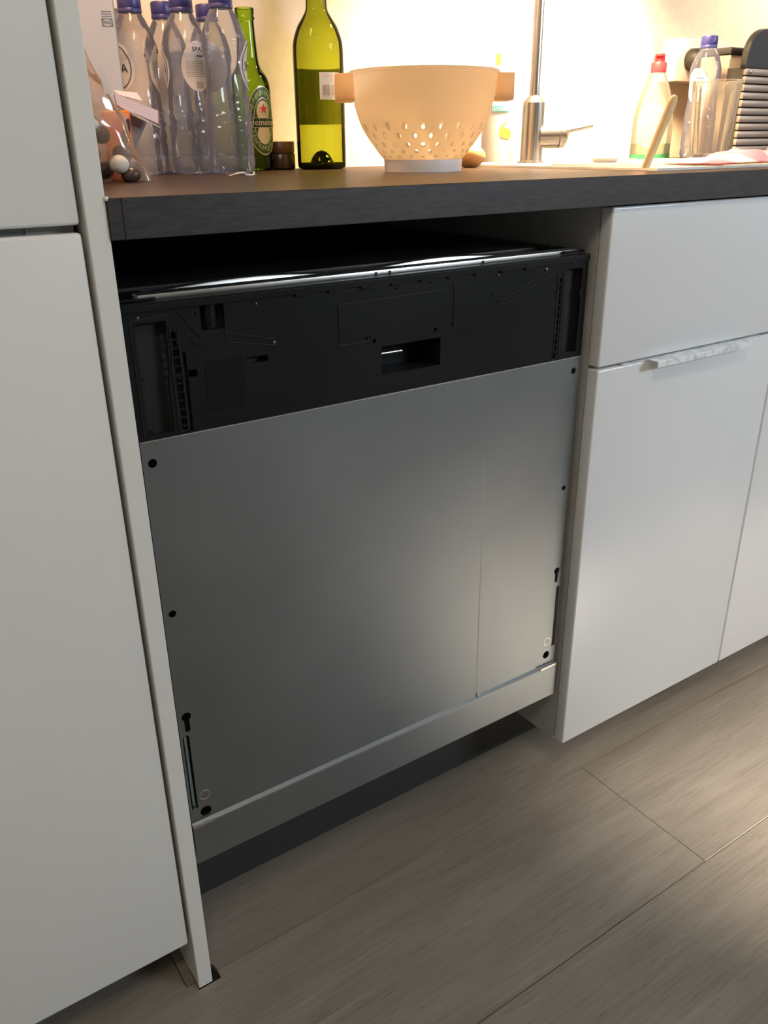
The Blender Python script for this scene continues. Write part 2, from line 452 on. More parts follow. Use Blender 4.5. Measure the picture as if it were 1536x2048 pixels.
part('body', bx(-1.2215, -.6215, .022, .60, .08, 2.2), 'carcass', tc)
part('door', bx(-1.2185, -.6215, 0.0, .019, .0768, .8885, bev=.003, seg=3), 'white', tc, 40)
part('door', bx(-1.2185, -.6215, 0.0, .019, .8945, 1.7, bev=.003, seg=3), 'white', tc, 40)
part('hinge_gap_strip', bx(-.66, -.6225, .0195, .0215, .884, .899), 'carcass', tc)
part('plinth', bx(-1.2215, -.6215, .127, .142, 0, .079), 'plinth', tc)
pn = obj('cover_panel', bx(-.618, -.6002, -.0042, .60, 0, 2.2, bev=.0008, seg=1), 'white')
tag(pn, 'thin white end panel standing between tall cabinet and dishwasher', 'panel')
obj('sealant_blob', lathe(bmesh.new(), [(.0006, -.002), (.0016, -.001), (.0015, .001), (.0005, .002)], 10, loc=(-.5996, -.0055, .9135)), 'silicone', pn, 60)

# ------------------------------------------------------------------ base cabinet on the right
bc = empty('sink_base_cabinet', (.4, .30, 0)); tag(bc, 'glossy white base cabinet with wide drawer and bright handle under the sink', 'cabinet')
part('side_panel', bx(0, .016, .0198, .60, .080, .8812), 'carcass', bc)
part('side_panel', bx(.784, .80, .0198, .60, .080, .8812), 'carcass', bc)
part('bottom_panel', bx(.0162, .7838, .0198, .60, .080, .096), 'carcass', bc)
part('back_panel', bx(.0162, .7838, .59, .60, .0962, .8812), 'carcass', bc)
part('drawer_front', bx(.001, .799, 0, .019, .6845, .8795, bev=.003, seg=3), 'white_gloss', bc, 40)
d1 = part('door', bx(.001, .3955, 0, .019, .0815, .6812, bev=.003, seg=3), 'white_gloss', bc, 40)
part('door', bx(.3985, .799, 0, .019, .0815, .6812, bev=.003, seg=3), 'white_gloss', bc, 40)
bm = bmesh.new(); box(bm, .045, .352, -.0006, .014, .6813, .6826)
box(bm, .096, .303, -.0185, .002, .6816, .6832, bev=.0004); box(bm, .096, .303, -.0192, -.0172, .6745, .6832, bev=.0006)
bmesh.ops.translate(bm, verts=bm.verts, vec=-Vector(bc.location)); h = obj('handle', bm, 'handle', d1); tag(h, 'bright metal edge handle with a worn lip')
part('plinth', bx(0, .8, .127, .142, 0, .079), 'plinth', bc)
b2 = empty('base_cabinet', (1.2, .3, 0)); tag(b2, 'glossy white base cabinet beyond the sink cabinet at far right', 'cabinet')
part('body', bx(.8005, 1.6, .0198, .60, .080, .8812), 'carcass', b2)
part('door', bx(.8015, 1.5985, 0, .019, .0815, .8795, bev=.003, seg=3), 'white_gloss', b2, 40)
part('plinth', bx(.8005, 1.6, .127, .142, 0, .079), 'plinth', b2)

# ------------------------------------------------------------------ worktop
wt = plate('worktop', [rect(-.5999, 1.9, -.6185, .0055), rect(.172, .338, -.448, -.097)], 'worktop', None, 0, ZT-.8814)
wt.data.transform(Matrix.Translation((0, 0, .8814)) @ Matrix.Rotation(PI/2, 4, 'X')); wt.data.update()
tag(wt, 'dark brown laminate worktop running over the dishwasher and cabinets', 'worktop')
obj('front_edge', bx(-.5885, 1.9, -.0072, -.0054, .8816, ZT-.0002, bev=.0004, seg=1), 'edge', wt)
obj('end_strip', bx(-.5999, -.5887, -.0070, -.0054, .8816, ZT-.0002, bev=.0005, seg=1), 'edge', wt)
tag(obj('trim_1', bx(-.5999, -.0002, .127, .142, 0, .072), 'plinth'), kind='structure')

# ------------------------------------------------------------------ dishwasher
dw = empty('dishwasher', (-.3005, .3, 0)); tag(dw, 'built-in dishwasher with bare steel door and black control panel', 'dishwasher')
XL, XR = -.5915, -.0095
D = lambda name, bm, m, smooth=None: part(name, bm, m, dw, smooth)
DL = lambda o: (setattr(o, 'location', o.location-Vector(dw.location)), o)[1]
D('tub', bx(-.592, -.009, .075, .585, .175, .822), 'black')
D('dark_gap_strip', bx(-.5975, -.5925, .030, .07, .18, .82), 'pit')  # near-black strip standing in for the dark gap beside the door
for z in (.715, .745, .775, .80): D('clip', bx(-.597, -.592, .0285, .0298, z, z+.0006), 'ridge')
D('dark_gap_strip', bx(-.0085, -.0050, .060, .09, .18, .82), 'pit')
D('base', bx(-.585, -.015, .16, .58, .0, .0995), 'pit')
# steel sheet with its holes
xm = -.3005*2
hol = [circ(-.5817, .6756, .0045), circ(-.5817, .5098, .0041), circ(-.5728, .2405, .0068),
       circ(xm+.5817, .6798, .0042), circ(xm+.5817, .516, .0035), circ(xm+.5735, .2475, .0062)]


def keyhole(x, z0, z1, r1=.0055, r2=.003):
    p = []; n = 18; a0 = -PI/2+math.asin(r2/r1)
    for i in range(n+1):
        a = a0+(2*PI-2*math.asin(r2/r1))*i/n; p.append((x+r1*math.cos(a), z1-r1+r1*math.sin(a)))
    for i in range(7):
        a = PI+PI*i/6; p.append((x+r2*math.cos(a), z0+r2+r2*math.sin(a)))
    return p


hol += [keyhole(-.5815, .3590, .3845), keyhole(xm+.5818, .3685, .3925, .0052, .0028), slot(-.5850, .2440, .3550, .0038), slot(xm+.5868, .2535, .3610, .0033)]
sh = DL(plate('door_sheet', [rect(XL, XR, .2305, .6972)]+hol, 'steel', dw, .0228, .0010)); tag(sh, 'bare brushed steel sheet with screw holes')
D('sheet_backing', bx(XL, XR, .034, .072, .18, .697), 'pit')
D('sheet_top_fold', bx(XL, XR, .0218, .0300, .6972, .6984), 'steel_bright')
bm = bmesh.new(); tube(bm, [(-.5842, .0275, .25), (-.5842, .0275, .352)], .0022, 10); o = D('adjusting_rod', bm, 'zinc', 60)
for x, z in ((-.5716, .2640), (xm+.5735, .2705)):
    bm = bmesh.new(); lathe(bm, [(.0056, 0), (.0066, 0), (.0066, .0003), (.0056, .0003), (.0056, 0)], 24, close=(False, False))
    bmesh.ops.transform(bm, matrix=Matrix.Translation((x, .0228, z)) @ Matrix.Rotation(PI/2, 4, 'X'), verts=bm.verts); D('embossed_ring', bm, 'steel_bright')
# lower apron with its folded ledge
bm = bmesh.new(); pr = [(.0300, .2305), (.0228, .2305), (.0185, .2275), (.0180, .2255), (.0180, .1725), (.0200, .1715), (.0300, .1715)]
v0 = [bm.verts.new((XL, a, b)) for a, b in pr]; v1 = [bm.verts.new((XR, a, b)) for a, b in pr]
for i in range(len(pr)-1): bm.faces.new((v0[i], v0[i+1], v1[i+1], v1[i]))
bm.faces.new(v0); bm.faces.new(v1[::-1]); o = D('door_apron', bm, 'steel')
for x0, x1 in ((-.5915, -.566), (-.042, -.0095)):
    bm = bmesh.new(); box(bm, x0, x1, .0172, .0185, .2262, .2300, bev=.0005); D('apron_corner', bm, 'steel_bright')
# dried drip on the sheet
bm = bmesh.new(); pts = []
for i in range(25):
    t = i/24; z = .6023+(.2318-.6023)*t; pts.append((-.1674+.006*t+.003*math.sin(5*t)*(1-t), .02275, z))
for i, (p, q) in enumerate(zip(pts, pts[1:])):
    w0 = .0003+.0008*min(1, i/14)
    a = [bm.verts.new(v) for v in ((p[0]-w0, p[1], p[2]), (p[0]+w0, p[1], p[2]), (q[0]+w0, q[1], q[2]), (q[0]-w0, q[1], q[2]))]; bm.faces.new(a)
D('drip_mark', bm, 'stain')
D('hardened_drop', lathe(bmesh.new(), [(.0004, 0), (.0018, .001), (.0016, .003), (.0005, .0042)], 10, loc=(-.1608, .0205, .2295)), 'marsh', 60)

# control panel
holes = [rect(-.318, -.238, .7205, .7515),
         [(-.5825, .7045), (-.5565, .7030), (-.5565, .7500), (-.5545, .7600), (-.5530, .8070), (-.5825, .8070)],
         [(-.0450, .7080), (-.0185, .7050), (-.0180, .7700), (-.0215, .7800), (-.0180, .7860), (-.0180, .8090), (-.0465, .8090)],
         rect(-.5197, -.4958, .7938, .8165), rect(-.5369, -.5280, .7520, .7588), rect(-.4780, -.4530, .7560, .7622), rect(-.5405, -.5375, .700, .776)]
for k in range(12):
    z = .7965-.00825*k; wd = .0022 if k < 2 else .0030; sx = -.5474+.00018*k*1.1
    holes.append(rect(sx-wd, sx+wd, z-.0066, z)); z2 = z+.003
    sx2 = xm-sx-.002; holes.append(rect(sx2-wd*1.05, sx2+wd*1.05, z2-.0066, z2))
for x, z, r in ((-.3370, .7625, .0016), (-.3270, .7590, .0024), (-.2450, .7610, .0024), (-.2215, .7640, .0016), (-.3480, .8145, .0011), (-.2980, .8110, .0012), (-.2530, .8125, .0012), (-.5260, .8105, .0022), (-.5800, .7560, .0014), (-.5790, .7060, .0014), (-.0150, .7500, .001), (-.1640, .7900, .0010)):
    holes.append(circ(x, z, r, 14))
cp = DL(plate('control_panel', [rect(-.5925, -.0085, .6986, .8235)]+holes, 'black', dw, .0226, .0030)); tag(cp, 'black plastic control panel with moulded recesses')
CPt = -Vector(dw.location)


def cpart(name, bm, m, smooth=None):
    bmesh.ops.translate(bm, verts=bm.verts, vec=CPt); o = obj(name, bm, m, dw, smooth); return o


bm = bmesh.new()
# backing tray with gaps for the deeper pocket
box(bm, -.5925, -.3185, .0330, .036, .699, .8235); box(bm, -.2375, -.0085, .0330, .036, .699, .8235)
box(bm, -.3185, -.2375, .0330, .036, .699, .7203); box(bm, -.3185, -.2375, .0330, .036, .7517, .8235)
cpart('panel_backing', bm, 'pit')
bm = bmesh.new(); box(bm, -.3195, -.2365, .058, .060, .719, .753)
box(bm, -.3200, -.3180, .0256, .058, .719, .753); box(bm, -.2380, -.2360, .0256, .058, .719, .753)
box(bm, -.3195, -.2365, .0256, .058, .7185, .7205); box(bm, -.3195, -.2365, .0256, .058, .7515, .7535)
cpart('grip_pocket', bm, 'black')
bm = bmesh.new(); tube(bm, [(-.318, .040, .7395), (-.278, .042, .7385)], .0016, 10); cpart('latch_rod', bm, 'steel_bright', 60)
bm = bmesh.new(); lathe(bm, [(.0065, .795), (.0065, .816)], 20, loc=(-.508, .0300, 0)); box(bm, -.5105, -.5075, .0225, .026, .7960, .8010)
cpart('cable_post', bm, 'black', 60)
Y = .0226


def strip(bm, pts, wd, h=.0009):
    for (x0, z0), (x1, z1) in zip(pts, pts[1:]):
        L_ = math.hypot(x1-x0, z1-z0); a = math.atan2(z1-z0, x1-x0)
        mt = Matrix.Translation(((x0+x1)/2, Y-h/2+.0003, (z0+z1)/2)) @ Matrix.Rotation(-a, 4, 'Y')
        box(bm, -L_/2-wd/3, L_/2+wd/3, -h/2-.0003, h/2, -wd/2, wd/2, mtx=mt)
    return bm


bm = bmesh.new()
strip(bm, [(-.3702, .8014), (-.3702, .7630), (-.3735, .7600), (-.3310, .7605), (-.3310, .7660)], .0009)
strip(bm, [(-.3702, .8014), (-.2300, .8035)], .0008); strip(bm, [(-.2195, .8075), (-.2195, .7640)], .0009)
strip(bm, [(-.3760, .8140), (-.2860, .8175), (-.2860, .8190), (-.2250, .8195)], .0009)
cpart('display_outline', bm, 'ridge')
bm = bmesh.new(); box(bm, -.5205, -.4800, Y-.0007, Y+.001, .7163, .7640, bev=.0006, seg=1); cpart('cover_flap', bm, 'black')
bm = bmesh.new(); sp = spline([(-.5409, 0, .8130), (-.5360, 0, .8080), (-.5280, 0, .7960), (-.5240, 0, .7905), (-.5200, 0, .7885)], 5)
strip(bm, [(p.x, p.z) for p in sp], .0008)
sp = spline([(-.5320, 0, .7880), (-.5280, 0, .7835), (-.5200, 0, .7815), (-.5080, 0, .7850), (-.4950, 0, .7880)], 5)
strip(bm, [(p.x, p.z) for p in sp], .0008)
strip(bm, [(-.4958, .7895), (-.4440, .7760)], .0009); strip(bm, [(-.4440, .7760), (-.4440, .7705), (-.4950, .7800)], .0007)
strip(bm, [(-.4958, .7938), (-.4958, .786)], .001)
cpart('lever_arm', bm, 'ridge')
for x, z, r in ((-.4462, .7730, .0019), (-.5785, .8120, .0016), (-.4625, .8125, .0013), (-.5040, .8195, .001), (-.1560, .8120, .0013), (-.0800, .8115, .0024), (-.0330, .8160, .0014), (-.0150, .8170, .0012)):
    bm = lathe(bmesh.new(), [(r, 0), (r, .0008), (r*.5, .0012)], 14)
    bmesh.ops.transform(bm, matrix=Matrix.Translation((x, Y, z)) @ Matrix.Rotation(PI/2, 4, 'X'), verts=bm.verts); cpart('screw_head', bm, 'steel_dark', 50)
bm = bmesh.new(); strip(bm, [(-.1500, .7830), (-.0760, .8110)], .0010); strip(bm, [(-.1440, .7790), (-.0640, .8090)], .0008); strip(bm, [(-.1500, .7830), (-.1560, .7795), (-.1440, .7790)], .0008)
cpart('diagonal_rib', bm, 'ridge')
bm = bmesh.new()
strip(bm, [(-.5860, .8100), (-.5860, .7030)], .0008); strip(bm, [(-.5860, .8100), (-.5510, .8125)], .0008); strip(bm, [(-.5740, .7560), (-.5740, .7040)], .0008)
strip(bm, [(-.5505, .8020), (-.5505, .7750), (-.5515, .7700), (-.5515, .7020), (-.5425, .7015)], .0009); strip(bm, [(-.5425, .7015), (-.5430, .8010)], .0008)
cpart('ladder_frame', bm, 'ridge'); bm = bmesh.new()
strip(bm, [(xm+.5505, .7050), (xm+.5505, .8060)], .0007); strip(bm, [(xm+.5425-.001, .7050), (xm+.5425-.001, .8050)], .0007)
cpart('ladder_frame', bm, 'ridge')
bm = bmesh.new()
box(bm, -.5925, -.0085, .0205, .0245, .8170, .8235, bev=.0007)
for k in range(9): box(bm, -.42+.038*k, -.405+.038*k, .0198, .0210, .8150, .8178)
cpart('panel_top_rail', bm, 'black')
# top of the door: plastic rim, steel strip, glossy black gasket, second steel lip
D('door_rim', bx(-.5925, -.0085, .0205, .0300, .8236, .8250, bev=.0005), 'black')
bm = bmesh.new(); box(bm, -.572, -.014, .0340, .0520, .8235, .8298, bev=.0012)
cpart('door_top_strip', bm, 'steel_bright', 40)
for x in (-.3165, -.2990, -.1700):
    bm = lathe(bmesh.new(), [(.0018, 0), (.0018, .0003)], 14)
    bmesh.ops.transform(bm, matrix=Matrix.Translation((x, .0339, .8265)) @ Matrix.Rotation(PI/2, 4, 'X'), verts=bm.verts); cpart('screw_hole', bm, 'pit')
D('gasket', bx(-.592, -.009, .0525, .0605, .818, .8268, bev=.002, seg=3), 'black', 50)
bm = bmesh.new(); n = 40; prev = None
for i in range(n+1):
    x = -.545+(.525)*i/n; e = 5*max(0, math.sin(PI*min(1, max(0, (x+.545)/.19))), math.sin(PI*min(1, max(0, (x+.30)/.19))))
    cur = [bm.verts.new((x, yy, zz)) for yy, zz in ((.0660, .8240), (.0662, .8262+.0009*e), (.0672, .8268+.0010*e), (.0745, .8270+.0010*e), (.0765, .8225))]
    if prev:
        for a in range(4): bm.faces.new((prev[a], cur[a], cur[a+1], prev[a+1]))
    prev = cur
cpart('tub_lip', bm, 'steel_bright', 60)
D('top_insulation', bx(-.585, -.016, .082, .58, .8225, .8300, bev=.002), 'void')
D('corner_bracket', bx(-.592, -.557, .0302, .075, .8252, .8275, bev=.0005), 'black')
D('bracket_screw', lathe(bmesh.new(), [(.0035, .8275), (.0035, .8284), (.0015, .8288)], 14, loc=(-.572, .037, 0)), 'steel', 50)
D('corner_bracket', bx(-.045, -.009, .0302, .075, .8262, .8290, bev=.0005), 'black')
# underside foil of the worktop
obj('vapour_barrier', bx(-.5995, -.001, .02, .58, .8802, .8813), 'void', wt)
for nm, xx in (('side_filler', 0),):
    pass


# ------------------------------------------------------------------ water bottles
def smooth_prof(pts, n=6):
    return [(p.x, p.z) for p in spline([(r, 0, z) for r, z in pts], n)]


WP = [(.0255, 0), (.0295, .003), (.0308, .010), (.0308, .020), (.0300, .0225), (.0300, .0255), (.0306, .028), (.0302, .055), (.0294, .080), (.0274, .108), (.0266, .125),
      (.0274, .142), (.0291, .150), (.0288, .153), (.0294, .156), (.0289, .159), (.0292, .163), (.0270, .172), (.0235, .182), (.0190, .191), (.0150, .1975), (.0138, .2005)]
wprof = smooth_prof(WP, 5)
wr = interp(wprof)


def wfn(a, r, z):
    if z < .012: r *= 1-.10*(1-z/.012)*(.5+.5*math.cos(5*a))
    if .030 < z < .100:
        e = math.sin(PI*(z-.030)/.070)
        r += .0017*e*(math.sin(2*PI*(z/.0145)+1.6*math.sin(2*a+.5))) ** 3
    r += .0004*math.sin(7*a+z*90)*math.sin(z*60)
    return r, z


def water_bottle(x, y, off, off2, label, group, z=ZT, proto=[None]):
    root = empty('water_bottle', (x, y, z), face_cam(x, y, off))
    tag(root, label, 'bottle', group)
    if proto[0] is None:
        bm = bmesh.new(); lathe(bm, wprof, 80, wfn, close=(True, False)); a = obj('bottle_body', bm, 'pet', root, 60)
        bm = bmesh.new(); lathe(bm, [(.0130, .1995), (.0157, .1998), (.0157, .2030), (.0150, .2040), (.0154, .2050), (.0152, .2180), (.0142, .2200), (.004, .2203)], 48,
                                lambda a, r, z: (r+(.00025*math.cos(a*24) if .2055 < z < .2185 else 0), z)); b = obj('cap', bm, 'blue', root, 35)
        lb = obj('front_label', patch(wr, .134, 0, ell(.0215, .0300), lift=.0014), 'label', root, 60)
        rg = obj('label_ring', arc_band(wr, .134, 0, 0, 0, (.0175, .0262), (.0163, .0250), 0, 2*PI, .0019), 'ink', lb)
        t = text_mesh('SPA', .0155); on_cyl(t, wr, .132, 0, .0020); link('lettering', t, 'ink', lb)
        bm = bmesh.new(); bm.from_mesh(on_cyl(text_mesh('^', .016), wr, .1460, 0, .0020)); obj('emblem', bm, 'ink', lb)
        bl = obj('back_label', patch(wr, .134, PI*.72, ell(.0200, .0300), lift=.0014), 'label', root, 60)
        link('lettering', on_cyl(text_mesh('SPA', .0080), wr, .154, PI*.72, .0020), 'ink', bl)
        bm = bmesh.new()
        for i in range(9):
            z0 = .122+.0022*i; t_ = (.134-z0)/.03; hw = .0150*math.sqrt(max(.05, 1-t_*t_))
            q = patch(wr, z0, PI*.72, rct(-hw, hw, 0, .0005), n=1, lift=.0019); me = bpy.data.meshes.new('t'); q.to_mesh(me); q.free(); bm.from_mesh(me)
        obj('small_print', bm, 'inkgrey', bl)
        obj('blue_bar', patch(wr, .1465, PI*.72, rct(-.0005, .0135, -.0008, .0008), n=2, lift=.0019), 'inkblue', bl)
        bm = bmesh.new()
        for i in range(12):
            x0 = -.003+.00085*i; q = patch(wr, .1115, PI*.72, rct(x0, x0+.0003+.0003*(i % 2), -.0035, .0045), n=2, lift=.0019); me = bpy.data.meshes.new('t'); q.to_mesh(me); q.free(); bm.from_mesh(me)
        obj('barcode', bm, 'inkbeige', bl)
        proto[0] = root
    else:
        for ch in proto[0].children: copy_tree(ch, root)
    return root


G = 'empty clear water bottles with blue caps on the worktop'
water_bottle(-.3720, .5350, -50, 0, 'empty clear water bottle with blue cap just right of the white carton, front row left', G)
water_bottle(-.3150, .4970, -100, 0, 'empty clear water bottle in the middle of the front row of three', G)
water_bottle(-.2843, .4386, 88, 0, 'empty clear water bottle in front row nearest the green beer bottle', G)
water_bottle(-.3125, .5720, 150, 0, 'blue-capped water bottle behind, between the left and middle front bottles', G)
water_bottle(-.2495, .5640, 120, 0, 'blue-capped water bottle behind, between the middle and right front bottles', G)
water_bottle(.7480, .4560, -160, 0, 'empty clear water bottle behind the ribbed tumbler beside the wall socket', G)


# ------------------------------------------------------------------ beer bottle
def on_rev(bm_or_me, rf, z0, a0, lift): return on_cyl(bm_or_me, rf, z0, a0, lift)


bx_, by_ = -.1866, .5710
BP = [(.026, 0), (.0305, .002), (.0312, .006), (.0312, .02), (.0312, .055), (.0312, .09), (.0312, .108), (.0305, .120), (.0270, .131), (.0200, .141), (.0165, .150), (.0150, .165), (.0135, .190), (.0130, .203), (.0130, .205), (.0142, .2065), (.0142, .209), (.0132, .211), (.0138, .214), (.0142, .219), (.0132, .221), (.0105, .221)]
bp = smooth_prof(BP, 4); br = interp(bp[:-4])
beer = empty('beer_bottle', (bx_, by_, ZT), face_cam(bx_, by_, 36)); tag(beer, 'empty green glass beer bottle with a red star label', 'bottle')
obj('bottle_body', lathe(bmesh.new(), bp, 56, close=(True, False)), 'green', beer, 50)
lab = obj('oval_label', patch(br, .070, 0, ell(.026, .047), lift=.0004, n=40), 'greenlabel', beer, 60)
obj('label_rim', arc_band(br, .070, 0, 0, 0, (.0262, .0475), (.0250, .0462), 0, 2*PI, .0008), 'silver', lab)
obj('inner_ring', arc_band(br, .070, 0, 0, 0, (.0165, .0320), (.0155, .0308), 0, 2*PI, .0009), 'silver', lab)
obj('star_field', patch(br, .083, 0, ell(.0115, .0145), lift=.0009), 'cream', lab, 60)
obj('lower_field', patch(br, .052, 0, ell(.0115, .0145), lift=.0009), 'cream', lab, 60)
obj('dark_banner', patch(br, .0675, 0, rct(-.0262, .0262, -.0062, .0062), lift=.0011), 'darkgreen', lab, 60)
obj('banner_line', patch(br, .0675, 0, rct(-.0262, .0262, .0062, .0069), lift=.0011, n=1), 'silver', lab)
obj('banner_line', patch(br, .0675, 0, rct(-.0262, .0262, -.0069, -.0062), lift=.0011, n=1), 'silver', lab)
link('lettering', on_cyl(text_mesh('Heineken', .0128), br, .0680, 0, .0014), 'cream', lab)
bm = bmesh.new(); vs = []
for i in range(10):
    r = .0072 if i % 2 == 0 else .0029; a = PI/2+PI*i/5; vs.append(bm.verts.new((r*math.cos(a), r*math.sin(a), 0)))
bm.faces.new(vs); me = bpy.data.meshes.new('star'); bm.to_mesh(me); bm.free(); link('red_star', on_cyl(me, br, .0865, 0, .0016), 'redink', lab)
for word, cy, up in (('HEINEKEN PREMIUM', 0, 1), ('PREMIUM QUALITY', 0, -1)):
    bm = bmesh.new()
    for i, ch in enumerate(word):
        if ch == ' ': continue
        t = (i-(len(word)-1)/2)/(len(word)-1)*2.3
        me = text_mesh(ch, .0085); a = PI/2-t if up > 0 else -PI/2+t
        px_, py_ = .0205*math.cos(a), .0385*math.sin(a)
        rot = -t*.8 if up > 0 else t*.8
        me.transform(Matrix.Translation((px_, py_, 0)) @ Matrix.Rotation(rot, 4, 'Z')); on_cyl(me, br, .070, 0, .0010); bm.from_mesh(me); bpy.data.meshes.remove(me)
    obj('ring_lettering', bm, 'lightgreen', lab)

# ------------------------------------------------------------------ wine bottle
wx, wy = -.0750, .5520
PR = [(.030, 0), (.0370, .002), (.0388, .007), (.0390, .020), (.0390, .06), (.0390, .11), (.0390, .150), (.0389, .168), (.0375, .182), (.0310, .200), (.0225, .213), (.0172, .222), (.0158, .232), (.0150, .260), (.0148, .300), (.0162, .302), (.0162, .311), (.015, .313), (.0105, .313)]
pr_ = smooth_prof(PR, 4); wnr = interp(pr_[:-4])
wine = empty('wine_bottle', (wx, wy, ZT), face_cam(wx, wy, 0)); tag(wine, 'tall olive-green wine bottle with barcode sticker beside the colander', 'bottle')
bm = bmesh.new(); lathe(bm, pr_, 64, close=(False, False)); obj('bottle_body', bm, 'wineglass', wine, 50)
bm = bmesh.new(); lathe(bm, smooth_prof([(.0300, 0.0005), (.0335, .003), (.0345, .006), (.0300, .007), (.0200, .010), (.0150, .018), (.0085, .025), (.0005, .028)], 5), 40, close=(False, False)); obj('punt', bm, 'wineglass_dark', wine, 60)
bm = bmesh.new(); lathe(bm, [(.0300, .0006), (.0372, .0024), (.0384, .007), (.0372, .0095)], 48, close=(False, False)); obj('thick_base', bm, 'wineglass_dark', wine, 50)
fl_ = obj('front_label', patch(wnr, .100, PI, rct(-.060, .058, -.034, .046), lift=.0003), trans('label_back', (.34, .33, .20), (.34, .33, .18), .45, .6), wine, 60)
bl = obj('back_label', patch(wnr, .1195, math.radians(25), rct(-.0165, .0165, -.0200, .0175), lift=.0008), 'label', wine, 60)
link('lettering', on_cyl(text_mesh('CUVEE', .0062), wnr, .1322, math.radians(25)-.06, .0016), 'pinkink', bl)
link('lettering', on_cyl(text_mesh('75 cl', .0042), wnr, .1262, math.radians(25)+.12, .0016), 'pinkink', bl)
bm = bmesh.new()
for i in range(16):
    x0 = -.0125+.0016*i
    if i in (8,): continue
    q = patch(wnr, .1130, math.radians(25), rct(x0, x0+.0005+.0006*((i*7) % 3)/2, -.0075, .0070), n=2, lift=.0016); me = bpy.data.meshes.new('t'); q.to_mesh(me); q.free(); bm.from_mesh(me)
obj('barcode', bm, 'inkbeige', bl)

# ------------------------------------------------------------------ small jar between them
jar = empty('small_jar', (-.1310, .5905, ZT)); tag(jar, 'short dark brown jar with a brown lid between beer and wine bottles', 'jar')
obj('jar_body', lathe(bmesh.new(), [(.022, 0), (.0245, .002), (.0245, .022), (.0225, .0245)], 36), 'jar', jar, 40)
obj('lid', lathe(bmesh.new(), [(.0225, .0245), (.0240, .0250), (.0240, .0405), (.0232, .0415), (.004, .0415)], 48, lambda a, r, z: (r+(.0003*math.cos(a*24) if .026 < z < .04 else 0), z)), 'jarlid', jar, 40)

# ------------------------------------------------------------------ colander
cx, cy = -.0387, .3263; ZS = .935
col = empty('colander', (cx, cy, ZT), face_cam(cx, cy)); tag(col, 'white plastic colander tinted by warm backlight, with rows of oval holes and side handles', 'colander')
CP = [(.0553, .0155), (.0600, .0205), (.0660, .0280), (.0740, .0380), (.0805, .0475), (.0860, .0560), (.0895, .0640), (.0940, .0770), (.0975, .0900), (.0998, .1010), (.1012, .1130), (.1020, .1240)]
cp_ = smooth_prof(CP, 14); NT = 528
bm = bmesh.new(); arc = [0]
for (r0, z0), (r1, z1) in zip(cp_, cp_[1:]): arc.append(arc[-1]+math.hypot(r1-r0, z1-z0))
holesC = []
for ri, (zz, hh, ww) in enumerate(((.0575, .0056, .0028), (.0465, .0046, .0028), (.0352, .0036, .0028), (.0265, .0028, .0026), (.0200, .0023, .0024))):
    k = min(range(len(cp_)), key=lambda i: abs(cp_[i][1]-zz)); holesC.append((arc[k], hh, ww, (ri % 2)*.5))
grid = [[bm.verts.new((r*math.cos(2*PI*i/NT), r*math.sin(2*PI*i/NT), z)) for i in range(NT)] for r, z in cp_]


def in_hole(i, s, r):
    for (hs, hh, ww, of) in holesC:
        if abs(s-hs) < hh*1.5:
            u = (i/NT*22+of+.5) % 1-.5; dx = u*2*PI*r/22
            q = (dx/ww)**2+((s-hs)/hh)**2
            return q, dx, s-hs, hs, ww, hh, of
    return None


moved = {}
for j in range(len(cp_)-1):
    for i in range(NT):
        s_ = (arc[j]+arc[j+1])/2; r_ = (cp_[j][0]+cp_[j+1][0])/2; q = in_hole(i+.5, s_, r_)
        if q and q[0] < 1:
            for jj, ii in ((j, i), (j+1, i), (j, i+1), (j+1, i+1)): moved[(jj, ii % NT)] = 1
            continue
        bm.faces.new((grid[j][i], grid[j][(i+1) % NT], grid[j+1][(i+1) % NT], grid[j+1][i]))
ri_ = interp(cp_)


def at_arc(s_):
    for k in range(len(arc)-1):
        if s_ <= arc[k+1]:
            t = (s_-arc[k])/(arc[k+1]-arc[k]); return (cp_[k][0]+t*(cp_[k+1][0]-cp_[k][0]), cp_[k][1]+t*(cp_[k+1][1]-cp_[k][1]))
    return cp_[-1]


for (j, i) in moved:
    v = grid[j][i]
    if not v.link_faces: bm.verts.remove(v); continue
    q = in_hole(i, arc[j], cp_[j][0])
    if q:
        f_ = 1/math.sqrt(max(q[0], .05)); dx, ds = q[1]*f_, q[2]*f_
        r, z = at_arc(q[3]+ds); a = 2*PI*i/NT+(dx-q[1])/cp_[j][0]; v.co = (r*math.cos(a), r*math.sin(a), z)
o = obj('bowl', bm, 'colander', col, 60)
mo = o.modifiers.new('s', 'SOLIDIFY'); mo.thickness = .0018; mo.offset = -1
bm = bmesh.new(); lathe(bm, [(.1020, .1240), (.1043, .1245), (.1046, .1265), (.1028, .1278), (.1005, .1275), (.1000, .1245)], 96, close=(False, False)); obj('rim', bm, 'colander', col, 60)
bm = bmesh.new(); lathe(bm, [(.0525, 0), (.0548, 0), (.0560, .014), (.0556, .0165), (.0535, .0165), (.0525, .001)], 72, close=(False, False)); lathe(bm, [(.0540, .0150), (.0540, .0165)], 72); obj('foot', bm, 'foot', col, 50)
for sgn in (-1, 1):
    bm = bmesh.new()
    n = 14; rr = .0045
    for (r0, r1) in ((.097, .1235),):
        box(bm, r0, r1, -.024, .024, .090, .0955, bev=.002); box(bm, .1195, .1235, -.024, .024, .090, .1245, bev=.0018)
        box(bm, .0975, .1235, -.024, -.020, .091, .1245, bev=.0018); box(bm, .0975, .1235, .020, .024, .091, .1245, bev=.0018)
        box(bm, .100, .1235, -.024, .024, .1210, .1245, bev=.0015)
    bmesh.ops.rotate(bm, verts=bm.verts, cent=(0, 0, 0), matrix=Matrix.Rotation(sgn*PI/2+(0.12 if sgn < 0 else .12), 3, 'Z')); obj('handle', bm, 'colander', col, 40)

